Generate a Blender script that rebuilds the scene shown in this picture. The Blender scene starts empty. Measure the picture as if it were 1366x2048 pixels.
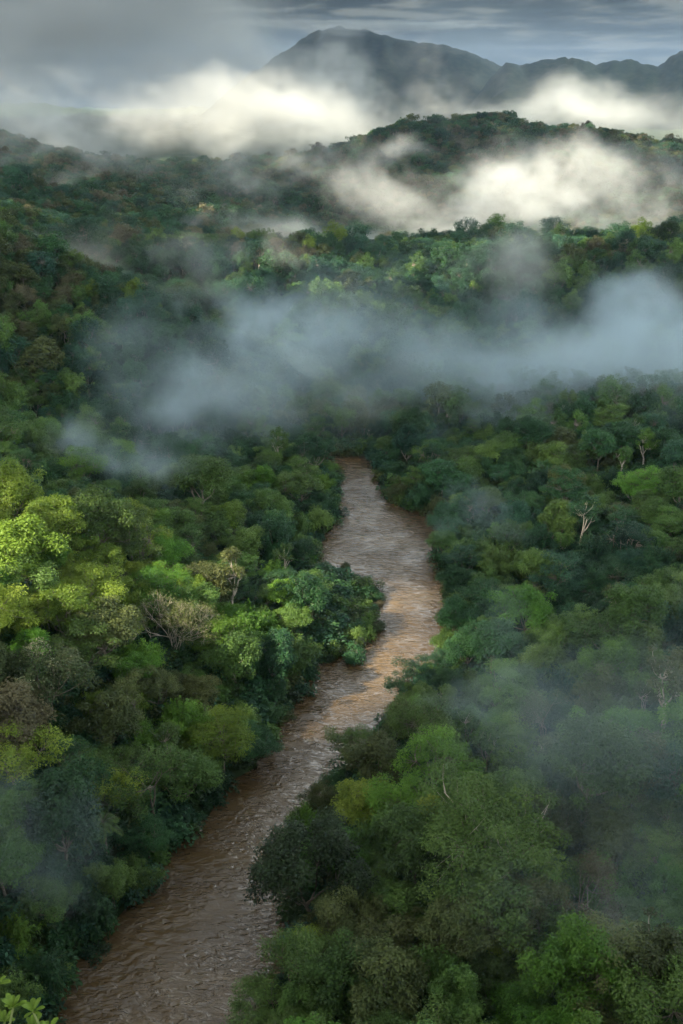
import bpy, math, random
import numpy as np
from mathutils import Vector

R = math.radians
SC = bpy.context.scene
COL = SC.collection
random.seed(7)
rng = np.random.default_rng(7)

# ------------------------------------------------------------------ camera
PITCH, FP, CZ = R(22.4), 2000.0, 100.0
cam_d = bpy.data.cameras.new("camera")
cam = bpy.data.objects.new("camera", cam_d)
COL.objects.link(cam)
cam.location = (0, 0, CZ)
cam.rotation_euler = (R(90) - PITCH, 0, 0)
cam_d.sensor_fit = 'VERTICAL'
cam_d.sensor_height = 24.0
cam_d.lens = 24.0 * FP / 2048.0
cam_d.clip_start = 0.1
cam_d.clip_end = 60000
SC.camera = cam

# ------------------------------------------------------------------ sky, sun, exposure
SUN_AZ, SUN_EL = R(-112), R(35)          # azimuth measured from +Y towards +X
SDIR = Vector((math.sin(SUN_AZ) * math.cos(SUN_EL), math.cos(SUN_AZ) * math.cos(SUN_EL), math.sin(SUN_EL)))
world = bpy.data.worlds.new("World")
SC.world = world
world.use_nodes = True
nt = world.node_tree
nt.nodes.clear()


def N(t, typ, **kw):
    n = t.nodes.new(typ)
    for k, v in kw.items():
        if k.startswith('_'):
            n.inputs[int(k[1:])].default_value = v
        else:
            setattr(n, k, v)
    return n


def ramp(t, stops):
    n = t.nodes.new('ShaderNodeValToRGB')
    e = n.color_ramp.elements
    e[0].position, e[0].color = stops[0][0], (*stops[0][1], 1)
    e[1].position, e[1].color = stops[-1][0], (*stops[-1][1], 1)
    for p, c in stops[1:-1]:
        x = e.new(p)
        x.color = (*c, 1)
    return n


L = nt.links.new
sky = N(nt, 'ShaderNodeTexSky', sky_type='NISHITA', sun_disc=False, sun_elevation=SUN_EL, sun_rotation=SUN_AZ)
sky.altitude = 300
sky.dust_density = 2.0
tc = N(nt, 'ShaderNodeTexCoord')
mp = N(nt, 'ShaderNodeMapping')
mp.inputs['Scale'].default_value = (2.6, 2.6, 20.0)
L(tc.outputs['Generated'], mp.inputs['Vector'])
n1 = N(nt, 'ShaderNodeTexNoise', noise_dimensions='3D')
n1.inputs['Scale'].default_value = 2.6
n1.inputs['Detail'].default_value = 9
n1.inputs['Roughness'].default_value = 0.58
n1.inputs['Distortion'].default_value = 0.4
L(mp.outputs[0], n1.inputs['Vector'])
cr = ramp(nt, [(0.28, (.25, .25, .25)), (0.46, (0.8, 0.8, 0.8)), (0.60, (1, 1, 1))])
L(n1.outputs[0], cr.inputs[0])
n2 = N(nt, 'ShaderNodeTexNoise')
n2.inputs['Scale'].default_value = 5.5
n2.inputs['Detail'].default_value = 6
L(mp.outputs[0], n2.inputs['Vector'])
cc = ramp(nt, [(0.42, (.75, .90, .92)), (0.5, (1.7, 1.85, 1.8)), (0.60, (5.4, 5.2, 4.6))])
L(n2.outputs[0], cc.inputs[0])
mx = N(nt, 'ShaderNodeMix', data_type='RGBA')
L(cr.outputs[0], mx.inputs[0])
L(sky.outputs[0], mx.inputs[6])
L(cc.outputs[0], mx.inputs[7])
# sky scaled by elevation: dim horizon, and an added bright band for river reflections
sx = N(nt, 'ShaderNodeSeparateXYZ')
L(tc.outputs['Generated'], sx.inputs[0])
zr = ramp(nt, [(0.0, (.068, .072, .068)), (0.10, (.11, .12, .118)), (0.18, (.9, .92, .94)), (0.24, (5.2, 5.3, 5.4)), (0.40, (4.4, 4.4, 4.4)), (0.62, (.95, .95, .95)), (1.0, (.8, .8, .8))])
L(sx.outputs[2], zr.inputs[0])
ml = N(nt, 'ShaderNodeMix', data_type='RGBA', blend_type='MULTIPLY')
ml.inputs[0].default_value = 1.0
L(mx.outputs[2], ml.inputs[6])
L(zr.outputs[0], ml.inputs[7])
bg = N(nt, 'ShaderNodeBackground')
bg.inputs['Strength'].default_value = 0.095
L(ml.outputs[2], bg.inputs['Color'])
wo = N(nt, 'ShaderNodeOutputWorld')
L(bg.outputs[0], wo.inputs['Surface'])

sun_d = bpy.data.lights.new("sun", 'SUN')
sun_d.energy = 5.0
sun_d.angle = R(0.6)
sun_d.color = (1.0, 0.86, 0.66)
sun = bpy.data.objects.new("sun", sun_d)
COL.objects.link(sun)
sun.rotation_euler = (-SDIR).to_track_quat('-Z', 'Y').to_euler()

SC.view_settings.view_transform = 'Standard'
SC.view_settings.look = 'None'
SC.view_settings.gamma = 1
SC.view_settings.exposure = 2.05
cy = SC.cycles
cy.max_bounces = 5
cy.diffuse_bounces = 2
cy.glossy_bounces = 2
cy.transmission_bounces = 2
cy.transparent_max_bounces = 4
cy.volume_bounces = 1
cy.volume_step_rate = 1.0
cy.volume_max_steps = 192
cy.use_adaptive_sampling = True
cy.adaptive_threshold = 0.025
cy.use_denoising = True
cy.caustics_reflective = False
cy.caustics_refractive = False
cy.sample_clamp_indirect = 4


# ------------------------------------------------------------------ helpers
def ray(px, py):
    a, b = px - 683.0, 1024.0 - py
    return a, FP * math.cos(PITCH) + b * math.sin(PITCH), -FP * math.sin(PITCH) + b * math.cos(PITCH)


def at(px, py, Y):
    d = ray(px, py)
    t = Y / d[1]
    return Vector((d[0] * t, Y, CZ + d[2] * t))


def atz(px, py, z=0.0):
    d = ray(px, py)
    t = (z - CZ) / d[2]
    return Vector((d[0] * t, d[1] * t, z))


def pix(p):
    x, y, z = p[0], p[1], p[2] - CZ
    dep = y * math.cos(PITCH) - z * math.sin(PITCH)
    up = y * math.sin(PITCH) + z * math.cos(PITCH)
    return 683 + FP * x / dep, 1024 - FP * up / dep, dep


def tag(o, label=None, cat=None, group=None, kind=None):
    if label: o['label'] = label
    if cat: o['category'] = cat
    if group: o['group'] = group
    if kind: o['kind'] = kind
    return o


def mesh_np(name, V, Q, mats=(), tint=None, smooth=False, mi=None):
    """V (n,3), Q (m,k) with k 3 or 4"""
    me = bpy.data.meshes.new(name)
    V = np.asarray(V, dtype=np.float32)
    Q = np.asarray(Q, dtype=np.int32)
    m, k = Q.shape
    me.vertices.add(len(V))
    me.vertices.foreach_set('co', V.ravel())
    me.loops.add(m * k)
    me.loops.foreach_set('vertex_index', Q.ravel())
    me.polygons.add(m)
    me.polygons.foreach_set('loop_start', np.arange(0, m * k, k, dtype=np.int32))
    me.polygons.foreach_set('use_smooth', np.full(m, smooth))
    if mi is not None:
        me.polygons.foreach_set('material_index', np.asarray(mi, dtype=np.int32))
    for mt in mats:
        me.materials.append(mt)
    if tint is not None:
        a = me.attributes.new('tint', 'FLOAT', 'FACE')
        a.data.foreach_set('value', np.asarray(tint, dtype=np.float32))
    me.update(calc_edges=True)
    return me


def unit(a):
    return a / np.maximum(np.linalg.norm(a, axis=1, keepdims=True), 1e-9)


def value_noise(x, y, seed=0):
    """smooth 2-D value noise in -1..1, vectorised"""
    xi, yi = np.floor(x).astype(np.int64), np.floor(y).astype(np.int64)
    xf, yf = x - xi, y - yi
    u, v = xf * xf * (3 - 2 * xf), yf * yf * (3 - 2 * yf)

    def h(a, b):
        n = (a * 374761393 + b * 668265263 + seed * 974711) & 0x7fffffff
        n = ((n ^ (n >> 13)) * 1274126177) & 0x7fffffff
        n = n ^ (n >> 16)
        return (n & 0xffff) / 32767.5 - 1
    return (h(xi, yi) * (1 - u) + h(xi + 1, yi) * u) * (1 - v) + (h(xi, yi + 1) * (1 - u) + h(xi + 1, yi + 1) * u) * v


def fbm(x, y, o=4, seed=0):
    s, a = 0, 1.0
    for i in range(o):
        s = s + a * value_noise(x, y, seed + i)
        x, y, a = x * 2.03 + 11.3, y * 2.03 + 5.7, a * 0.5
    return s


# ------------------------------------------------------------------ materials
def new_mat(name):
    m = bpy.data.materials.new(name)
    m.use_nodes = True
    m.node_tree.nodes.clear()
    return m, m.node_tree


def leaf_mat(name, dark, mid, light, transl=0.3, far=False):
    m, t = new_mat(name)
    l = t.links.new
    at_ = N(t, 'ShaderNodeAttribute', attribute_name='tint')
    oi = N(t, 'ShaderNodeObjectInfo')
    add = N(t, 'ShaderNodeMath', operation='MULTIPLY_ADD')
    l(at_.outputs['Fac'], add.inputs[0])
    add.inputs[1].default_value = 0.62
    mul = N(t, 'ShaderNodeMath', operation='MULTIPLY')
    l(oi.outputs['Random'], mul.inputs[0])
    mul.inputs[1].default_value = 0.5
    l(mul.outputs[0], add.inputs[2])
    r = ramp(t, [(0.05, dark), (0.5, mid), (0.95, light)])
    l(add.outputs[0], r.inputs[0])
    hs = N(t, 'ShaderNodeHueSaturation')
    hr = N(t, 'ShaderNodeMapRange')
    hr.inputs[3].default_value, hr.inputs[4].default_value = 0.49, 0.515
    m2 = N(t, 'ShaderNodeMath', operation='FRACT')
    m3 = N(t, 'ShaderNodeMath', operation='MULTIPLY')
    m3.inputs[1].default_value = 17.31
    l(oi.outputs['Random'], m3.inputs[0]); l(m3.outputs[0], m2.inputs[0]); l(m2.outputs[0], hr.inputs[0])
    l(hr.outputs[0], hs.inputs['Hue'])
    vr = N(t, 'ShaderNodeMapRange')
    vr.inputs[3].default_value, vr.inputs[4].default_value = 0.72, 1.3
    m4 = N(t, 'ShaderNodeMath', operation='FRACT')
    m5 = N(t, 'ShaderNodeMath', operation='MULTIPLY')
    m5.inputs[1].default_value = 7.77
    l(oi.outputs['Random'], m5.inputs[0]); l(m5.outputs[0], m4.inputs[0]); l(m4.outputs[0], vr.inputs[0])
    l(vr.outputs[0], hs.inputs['Value'])
    l(r.outputs[0], hs.inputs['Color'])
    p = N(t, 'ShaderNodeBsdfPrincipled')
    p.inputs['Roughness'].default_value = 0.5
    p.inputs['Specular IOR Level'].default_value = 0.22
    l(hs.outputs[0], p.inputs['Base Color'])
    tr = N(t, 'ShaderNodeBsdfTranslucent')
    l(hs.outputs[0], tr.inputs['Color'])
    ms = N(t, 'ShaderNodeMixShader')
    ms.inputs[0].default_value = transl
    l(p.outputs[0], ms.inputs[1]); l(tr.outputs[0], ms.inputs[2])
    o = N(t, 'ShaderNodeOutputMaterial')
    l(ms.outputs[0], o.inputs['Surface'])
    return m


def bark_mat(name, a, b, scale=3.0):
    m, t = new_mat(name)
    l = t.links.new
    tcn = N(t, 'ShaderNodeTexCoord')
    n = N(t, 'ShaderNodeTexNoise')
    n.inputs['Scale'].default_value = scale
    n.inputs['Detail'].default_value = 5
    l(tcn.outputs['Object'], n.inputs['Vector'])
    r = ramp(t, [(0.3, a), (0.7, b)])
    l(n.outputs[0], r.inputs[0])
    p = N(t, 'ShaderNodeBsdfPrincipled')
    p.inputs['Roughness'].default_value = 0.85
    l(r.outputs[0], p.inputs['Base Color'])
    bu = N(t, 'ShaderNodeBump')
    bu.inputs['Strength'].default_value = 0.5
    l(n.outputs[0], bu.inputs['Height'])
    l(bu.outputs[0], p.inputs['Normal'])
    o = N(t, 'ShaderNodeOutputMaterial')
    l(p.outputs[0], o.inputs['Surface'])
    return m


LM = {
    'deep green': leaf_mat('leaf_deep', (0.012, 0.040, 0.018), (0.022, 0.068, 0.024), (0.040, 0.105, 0.030)),
    'mid green': leaf_mat('leaf_mid', (0.034, 0.072, 0.016), (0.062, 0.120, 0.024), (0.105, 0.180, 0.038)),
    'bright green': leaf_mat('leaf_bright', (0.045, 0.110, 0.014), (0.080, 0.180, 0.020), (0.130, 0.250, 0.030), 0.4),
    'yellow green': leaf_mat('leaf_yellow', (0.080, 0.130, 0.016), (0.140, 0.215, 0.024), (0.215, 0.290, 0.040), 0.4),  # lightened and yellowed: carries sunlight in the leaf colour
    'olive': leaf_mat('leaf_olive', (0.034, 0.052, 0.016), (0.058, 0.080, 0.022), (0.095, 0.115, 0.035)),
    'brownish': leaf_mat('leaf_brown', (0.055, 0.055, 0.026), (0.085, 0.082, 0.038), (0.125, 0.115, 0.058)),
    'blue green': leaf_mat('leaf_blue', (0.014, 0.046, 0.026), (0.024, 0.074, 0.038), (0.045, 0.115, 0.050)),
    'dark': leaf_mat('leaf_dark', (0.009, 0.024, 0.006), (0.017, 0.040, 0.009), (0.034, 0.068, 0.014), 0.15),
}
LM['speckled'] = leaf_mat('leaf_speckled', (0.025, 0.050, 0.016), (0.055, 0.080, 0.028), (0.42, 0.42, 0.28))
BARK = bark_mat('bark', (0.09, 0.075, 0.055), (0.20, 0.17, 0.13))
PALE = bark_mat('pale_bark', (0.26, 0.22, 0.17), (0.46, 0.41, 0.33))
CULM = bark_mat('culm', (0.07, 0.10, 0.03), (0.14, 0.17, 0.05))

# ------------------------------------------------------------------ river and terrain
# waterline of the two banks (world metres): Y, left X, right X
RV = np.array([
    (20, -44, -26), (60, -38, -18), (85, -34, -10.5), (92, -33, -8.5), (100, -28, -8), (106, -25.5, -7.5), (111, -24.5, -7.5), (118, -21.5, -7), (122, -18.5, -5.5),
    (130, -16.5, -1), (134, -12, 2), (140, -12, 5.5), (150, -8, 9.5), (157, -6.5, 11), (164, -4.5, 15), (167, -2.5, 17.5), (170, 1.5, 19.5), (174, 4, 21),
    (180, 6, 21.5), (188, 7, 21.5), (196, 6.3, 22), (202, 3, 22), (206, -4, 22), (212, -5.5, 22), (222, -5.5, 23), (228, -2, 24), (236, -.5, 23.5), (240, 0, 22), (246, 0, 15),
    (255, -.5, 11), (266, -1, 11), (277, -3, 9), (280, -14, 8.5), (284, -42, 7), (288, -60, 0), (292, -62, -24), (294, -62, -60), (296, -61.5, -61)])


def bank(Y):
    return np.interp(Y, RV[:, 0], RV[:, 1]), np.interp(Y, RV[:, 0], RV[:, 2])


def river_dist(X, Y):
    """signed distance-like value: negative in the water, metres"""
    l, r = bank(Y)
    d = np.maximum(l - X, X - r)
    return np.where(Y > 296, np.maximum(d, 0) + (Y - 296), d) * 0.85


CP = []                                  # ground control points


def cp(px, py, Y, tree=10.0):
    p = at(px, py, Y)
    CP.append((p.x, p.y, p.z - tree))


def cw(x, y, z):
    CP.append((x, y, z))


for Y_ in (20, 60, 90, 120, 150, 180, 210, 240, 270, 300):
    a_, b_ = bank(float(Y_))
    cw(a_, Y_, 0.6); cw(b_, Y_, 0.6)
    cw(b_ + 25, Y_, 3.5)
for Y_ in (60, 90, 120, 150):
    cw(60, Y_, 9); cw(110, Y_, 20); cw(160, Y_, 34)
cw(80, 200, 8); cw(140, 200, 20); cw(70, 260, 5); cw(130, 260, 12); cw(60, 320, 6); cw(140, 320, 14); cw(20, 320, 3)
# left slope
cw(-48, 85, 7); cw(-62, 110, 22); cw(-58, 150, 24); cw(-38, 150, 10); cw(-90, 140, 33); cw(-80, 90, 30); cw(-140, 140, 36)
cw(-75, 180, 26); cw(-45, 190, 9); cw(-110, 190, 38); cw(-32, 225, 4); cw(-75, 235, 14); cw(-120, 250, 34)
cp(640, 900, 295); cp(560, 800, 315); cp(480, 700, 340); cp(400, 625, 362); cp(300, 575, 372); cp(200, 535, 378); cp(90, 500, 384); cp(0, 470, 390)
for a_, b_, Y_ in ((560, 800, 315), (480, 700, 340), (400, 625, 362), (300, 575, 372), (200, 535, 378), (90, 500, 384)):
    q_ = at(a_, b_, Y_)
    cw(q_.x - 4, Y_ + 45, max(q_.z - 10 - 17, 1))
cp(200, 700, 330); cp(0, 700, 320); cp(0, 850, 275); cp(250, 850, 285); cp(-150, 430, 390)
# hollow behind the left spur
cw(-20, 385, 6)
# first ridge
cp(330, 560, 470); cp(450, 490, 500); cp(560, 488, 500); cp(690, 500, 495); cp(820, 505, 500); cp(930, 500, 505); cp(1050, 515, 500); cp(1180, 500, 490)
cp(1366, 490, 480); cp(1600, 480, 480); cp(600, 600, 440); cp(750, 620, 430); cp(900, 640, 420); cp(1100, 640, 420); cp(1366, 640, 410)
cp(800, 780, 360); cp(1000, 790, 355); cp(1366, 780, 350)
cp(900, 475, 640, 10)
# behind the first ridge
cp(600, 520, 640); cp(900, 500, 720); cp(1300, 500, 680); cp(700, 470, 800)
# left hills behind
cp(0, 400, 600); cp(150, 430, 590); cp(300, 450, 600); cp(430, 500, 580); cp(100, 350, 760); cp(300, 370, 760); cp(450, 410, 740); cp(550, 430, 740)
cp(0, 290, 950, 18); cp(200, 305, 960, 22); cp(400, 312, 960, 26); cp(520, 320, 980, 28); cp(640, 316, 1000, 28); cp(-200, 260, 900)
cp(0, 262, 1250, 14); cp(-100, 240, 1250, 14); cp(120, 292, 1250, 16); cp(420, 320, 1250, 20)
# second ridge to the right
cp(720, 300, 1000); cp(790, 247, 1060); cp(880, 250, 1080); cp(985, 232, 1100); cp(1080, 250, 1090); cp(1180, 258, 1080); cp(1300, 285, 1050); cp(1366, 295, 1030)
cp(1550, 300, 1000); cp(820, 360, 900); cp(1000, 370, 900); cp(1200, 380, 880); cp(1366, 390, 860)
for X_ in range(-700, 900, 200):
    cw(X_, 1550, -5 if X_ > -200 else 20); cw(X_, 2200, 0)
for X_ in (-500, -350):
    cw(X_, 300, 105); cw(X_, 600, 95)
for X_ in (320, 500):
    cw(X_, 200, 60); cw(X_, 500, 55); cw(X_, 800, 40)
cw(-330, 60, 100); cw(0, -60, 50); cw(0, 0, 30); cw(150, -40, 40); cw(-120, 0, 40); cw(0, 40, 8)
CPA = np.array(CP)
CPA[:, 2] = np.maximum(CPA[:, 2], -2)


def _solve():
    P = CPA[:, :2] / 100.0
    n = len(P)
    D = np.linalg.norm(P[:, None] - P[None], axis=2)
    A = np.zeros((n + 3, n + 3))
    A[:n, :n] = np.sqrt(D * D + 0.04) + np.eye(n) * (-0.03)
    A[:n, n] = 1; A[:n, n + 1:] = P
    A[n, :n] = 1; A[n + 1:, :n] = P.T
    b = np.zeros(n + 3); b[:n] = CPA[:, 2]
    return P, np.linalg.solve(A, b)


_P, _W = _solve()

# distant mountain skylines: (px, py) at a distance, width of the mass behind it
MTS = [
    (6000, [(300, 330), (400, 235), (480, 160), (520, 135), (560, 108), (600, 82), (640, 60), (665, 52), (700, 56), (760, 66), (800, 74), (860, 88), (920, 100), (960, 115), (1010, 135), (1100, 160), (1250, 210), (1400, 300)], 900),
    (4600, [(900, 260), (980, 160), (1010, 128), (1060, 128), (1090, 118), (1130, 113), (1170, 118), (1200, 128), (1230, 120), (1260, 114), (1290, 122), (1320, 128), (1345, 112), (1380, 96), (1450, 90), (1600, 160)], 600),
    (7600, [(-300, 250), (-100, 215), (60, 205), (220, 225), (380, 215), (520, 230), (800, 210), (1100, 215), (1400, 190), (1700, 200)], 900),
]
MT = []
for D_, pts, w_ in MTS:
    a_ = [at(x, y, D_) for x, y in pts]
    MT.append((D_, np.array([p.x for p in a_]), np.array([p.z for p in a_]), w_))


def height(X, Y):
    X = np.asarray(X, float); Y = np.asarray(Y, float)
    sh = X.shape
    x, y = X.ravel(), Y.ravel()
    out = np.empty(len(x))
    for i in range(0, len(x), 20000):
        q = np.stack([x[i:i + 20000], y[i:i + 20000]], 1) / 100.0
        qc = np.stack([np.clip(q[:, 0], -9, 10), np.clip(q[:, 1], -1, 24)], 1)
        D = np.linalg.norm(qc[:, None] - _P[None], axis=2)
        out[i:i + 20000] = np.sqrt(D * D + 0.04) @ _W[:-3] + _W[-3] + qc @ _W[-2:]
    z = np.clip(out, -3, 220)
    z += fbm(x / 45, y / 45, 4, 3) * np.clip((z - 2) / 25, 0, 1) * 3.4 + fbm(x / 130, y / 90, 2, 23) * np.clip((y - 450) / 300, 0, 1) * 7.0
    # far masses
    for D_, mxs, mzs, w_ in MT:
        s = np.interp(x * D_ / np.maximum(y, 1500), mxs, mzs, left=-50, right=-50)
        dy = np.abs(y - D_) / w_
        rid = fbm(x / 300, y / 520, 5, int(D_) % 97) * 0.13
        m = s * np.clip(1.0 - dy * 0.55 + rid * np.clip(dy * 3, 0, 1), 0, 1.0) - dy * 40
        z = np.maximum(z, np.where(y > 1900, m, -50))
    hill = 98.2 - 1.42 * np.maximum(0, y + .5) - .22 * np.abs(x)
    z = np.where(y < 75, np.maximum(z, hill), z)
    # river bed
    rd = river_dist(x, y)
    k = np.clip((rd + 1.0) / 7.0, 0, 1)
    k = k * k * (3 - 2 * k)
    z = np.where((y < 320) & (y > 20), (1 - k) * -1.6 + k * np.maximum(z, 0.9), np.maximum(z, 0.5))
    return z.reshape(sh)


def h1(x, y):
    return float(height(np.array([x]), np.array([y]))[0])


yy = np.concatenate([np.arange(-120, 420, 2.6), 420 + np.cumsum(np.linspace(3.5, 14, 120)), ])
yy = np.concatenate([yy, yy[-1] + np.cumsum(np.geomspace(16, 190, 150))])
tt = np.linspace(-1, 1, 420)
wid = 190 + np.maximum(yy, 0) * 0.62
GX = tt[None, :] * wid[:, None]
GY = np.repeat(yy[:, None], len(tt), 1)
GZ = height(GX, GY)
far = np.clip((GY - 2500) / 1500, 0, 1)
GZ = GZ + far * (fbm(GX / 70, GY / 70, 4, 41) * 12 + np.abs(value_noise(GX / 30, GY / 60, 9)) * 14)
V = np.stack([GX, GY, GZ], 2).reshape(-1, 3)
nr, nc = GX.shape
idx = np.arange(nr * nc).reshape(nr, nc)
Q = np.stack([idx[:-1, :-1], idx[:-1, 1:], idx[1:, 1:], idx[1:, :-1]], 2).reshape(-1, 4)


def ground_mat():
    m, t = new_mat('forest_floor')
    l = t.links.new
    g = N(t, 'ShaderNodeTexCoord')
    a = N(t, 'ShaderNodeTexNoise'); a.inputs['Scale'].default_value = 0.03; a.inputs['Detail'].default_value = 9
    a.inputs['Roughness'].default_value = 0.65
    l(g.outputs['Object'], a.inputs['Vector'])
    r = ramp(t, [(0.3, (0.012, 0.026, 0.012)), (0.5, (0.022, 0.042, 0.014)), (0.72, (0.055, 0.060, 0.026))])
    l(a.outputs[0], r.inputs[0])
    p = N(t, 'ShaderNodeBsdfPrincipled'); p.inputs['Roughness'].default_value = 0.95
    p.inputs['Specular IOR Level'].default_value = 0.1
    l(r.outputs[0], p.inputs['Base Color'])
    o = N(t, 'ShaderNodeOutputMaterial'); l(p.outputs[0], o.inputs['Surface'])
    return m


ground = bpy.data.objects.new('ground', mesh_np('ground', V, Q, [ground_mat()], smooth=True))
COL.objects.link(ground)
tag(ground, 'forested ground of the valley, its ridges and the far mountain', None, None, 'structure')


# river surface with modelled waves
def water_mat():
    m, t = new_mat('muddy_water')
    l = t.links.new
    g = N(t, 'ShaderNodeTexCoord')
    mp_ = N(t, 'ShaderNodeMapping')
    mp_.inputs['Scale'].default_value = (0.5, 1.0, 1.0)
    mp_.inputs['Rotation'].default_value = (0, 0, R(-14))
    l(g.outputs['Object'], mp_.inputs['Vector'])
    n0 = N(t, 'ShaderNodeTexNoise'); n0.inputs['Scale'].default_value = 0.10; n0.inputs['Detail'].default_value = 5
    l(mp_.outputs[0], n0.inputs['Vector'])
    r = ramp(t, [(0.3, (0.054, 0.035, 0.015)), (0.55, (0.080, 0.053, 0.023)), (0.8, (0.116, 0.080, 0.037))])
    l(n0.outputs[0], r.inputs[0])
    na = N(t, 'ShaderNodeTexNoise'); na.inputs['Scale'].default_value = 1.3; na.inputs['Detail'].default_value = 3.5
    na.inputs['Distortion'].default_value = 0.9
    l(mp_.outputs[0], na.inputs['Vector'])
    nb = N(t, 'ShaderNodeTexNoise'); nb.inputs['Scale'].default_value = 2.6; nb.inputs['Detail'].default_value = 2
    l(mp_.outputs[0], nb.inputs['Vector'])
    b1 = N(t, 'ShaderNodeBump'); b1.inputs['Strength'].default_value = 0.9; b1.inputs['Distance'].default_value = 0.5
    l(na.outputs[0], b1.inputs['Height'])
    nm_ = N(t, 'ShaderNodeTexNoise'); nm_.inputs['Scale'].default_value = 0.13; nm_.inputs['Detail'].default_value = 3
    nm_.inputs['Distortion'].default_value = 1.0
    l(g.outputs['Object'], nm_.inputs['Vector'])
    rm_ = ramp(t, [(0.36, (.25, .25, .25)), (0.62, (1, 1, 1))])       # slick and broken stretches
    l(nm_.outputs[0], rm_.inputs[0]); l(rm_.outputs[0], b1.inputs['Strength'])
    b2 = N(t, 'ShaderNodeBump'); b2.inputs['Strength'].default_value = 0.45; b2.inputs['Distance'].default_value = 0.12
    l(nb.outputs[0], b2.inputs['Height']); l(b1.outputs[0], b2.inputs['Normal'])
    p = N(t, 'ShaderNodeBsdfPrincipled')
    p.inputs['Roughness'].default_value = 0.07
    p.inputs['IOR'].default_value = 1.65
    p.inputs['Specular IOR Level'].default_value = 0.5
    l(r.outputs[0], p.inputs['Base Color'])
    l(b2.outputs[0], p.inputs['Normal'])
    o = N(t, 'ShaderNodeOutputMaterial'); l(p.outputs[0], o.inputs['Surface'])
    return m


ys = np.arange(20, 296, 0.30)
ts = np.linspace(-0.12, 1.12, 84)
lb, rb = bank(ys)
WX = lb[:, None] + (rb - lb)[:, None] * ts[None]
WY = np.repeat(ys[:, None], len(ts), 1)
ws = 0.10 * value_noise(WX / 2.2 + 0.3 * WY, WY / 1.05 + 0.8 * np.sin(WX / 5), 5) + 0.06 * value_noise(WX / 1.1, WY / 0.62 + WX / 6, 8) \
    + 0.12 * value_noise(WX / 6, WY / 3.1, 2)
ws = ws * (0.75 + 0.5 * value_noise(WX / 14, WY / 20, 12))
V = np.stack([WX, WY, ws], 2).reshape(-1, 3)
nr, nc = WX.shape
idx = np.arange(nr * nc).reshape(nr, nc)
Q = np.stack([idx[:-1, :-1], idx[:-1, 1:], idx[1:, 1:], idx[1:, :-1]], 2).reshape(-1, 4)
river = bpy.data.objects.new('river', mesh_np('river', V, Q, [water_mat()], smooth=True))
COL.objects.link(river)
tag(river, 'muddy brown river winding between forested banks', None, None, 'structure')


# ------------------------------------------------------------------ foliage builders
def leaf_quads(C, Nn, T, ln, wd):
    """rhombic leaves: centre C, normal Nn, long axis T"""
    T = unit(T - Nn * np.sum(T * Nn, 1, keepdims=True))
    B = np.cross(Nn, T)
    ln = np.asarray(ln)[:, None]; wd = np.asarray(wd)[:, None]
    a = C + T * ln * .5
    b = C + B * wd * .5 + T * ln * .05 + Nn * wd * .12
    c = C - T * ln * .5
    d = C - B * wd * .5 + T * ln * .05 + Nn * wd * .12
    n = len(C)
    V = np.stack([a, b, c, d], 1).reshape(-1, 3)
    Q = np.arange(n * 4).reshape(n, 4)
    return V, Q


def tube(pts, rad, k=5):
    pts = np.asarray(pts, float); rad = np.asarray(rad, float)
    d = np.gradient(pts, axis=0)
    d = unit(d)
    ref = np.where(np.abs(d[:, 2:3]) > 0.9, np.array([[1., 0, 0]]), np.array([[0, 0, 1.]]))
    u = unit(np.cross(d, ref)); v = np.cross(d, u)
    an = np.arange(k) / k * 2 * math.pi
    V = pts[:, None] + rad[:, None, None] * (np.cos(an)[None, :, None] * u[:, None] + np.sin(an)[None, :, None] * v[:, None])
    n = len(pts)
    V = V.reshape(-1, 3)
    Q = []
    for i in range(n - 1):
        for j in range(k):
            Q.append((i * k + j, i * k + (j + 1) % k, (i + 1) * k + (j + 1) % k, (i + 1) * k + j))
    return V, np.array(Q)


def join(parts):
    Vs, Qs, o = [], [], 0
    for V, Q in parts:
        Vs.append(V); Qs.append(Q + o); o += len(V)
    return np.concatenate(Vs), np.concatenate(Qs)


def limb(rg, a, b, r0, r1, sag=0.12, n=6, k=5):
    a, b = np.asarray(a, float), np.asarray(b, float)
    s = np.linspace(0, 1, n)[:, None]
    d = b - a
    ln = np.linalg.norm(d)
    p = a + d * s
    w = rg.normal(0, 1, 3) * ln * sag * 0.5
    p = p + np.sin(s * math.pi) * w + np.array([0, 0, 1.0]) * np.sin(s * math.pi) * -ln * sag * 0.5
    p[1:-1] += rg.normal(0, ln * 0.02, (n - 2, 3))
    return tube(p, np.linspace(r0, r1, n), k)


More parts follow.
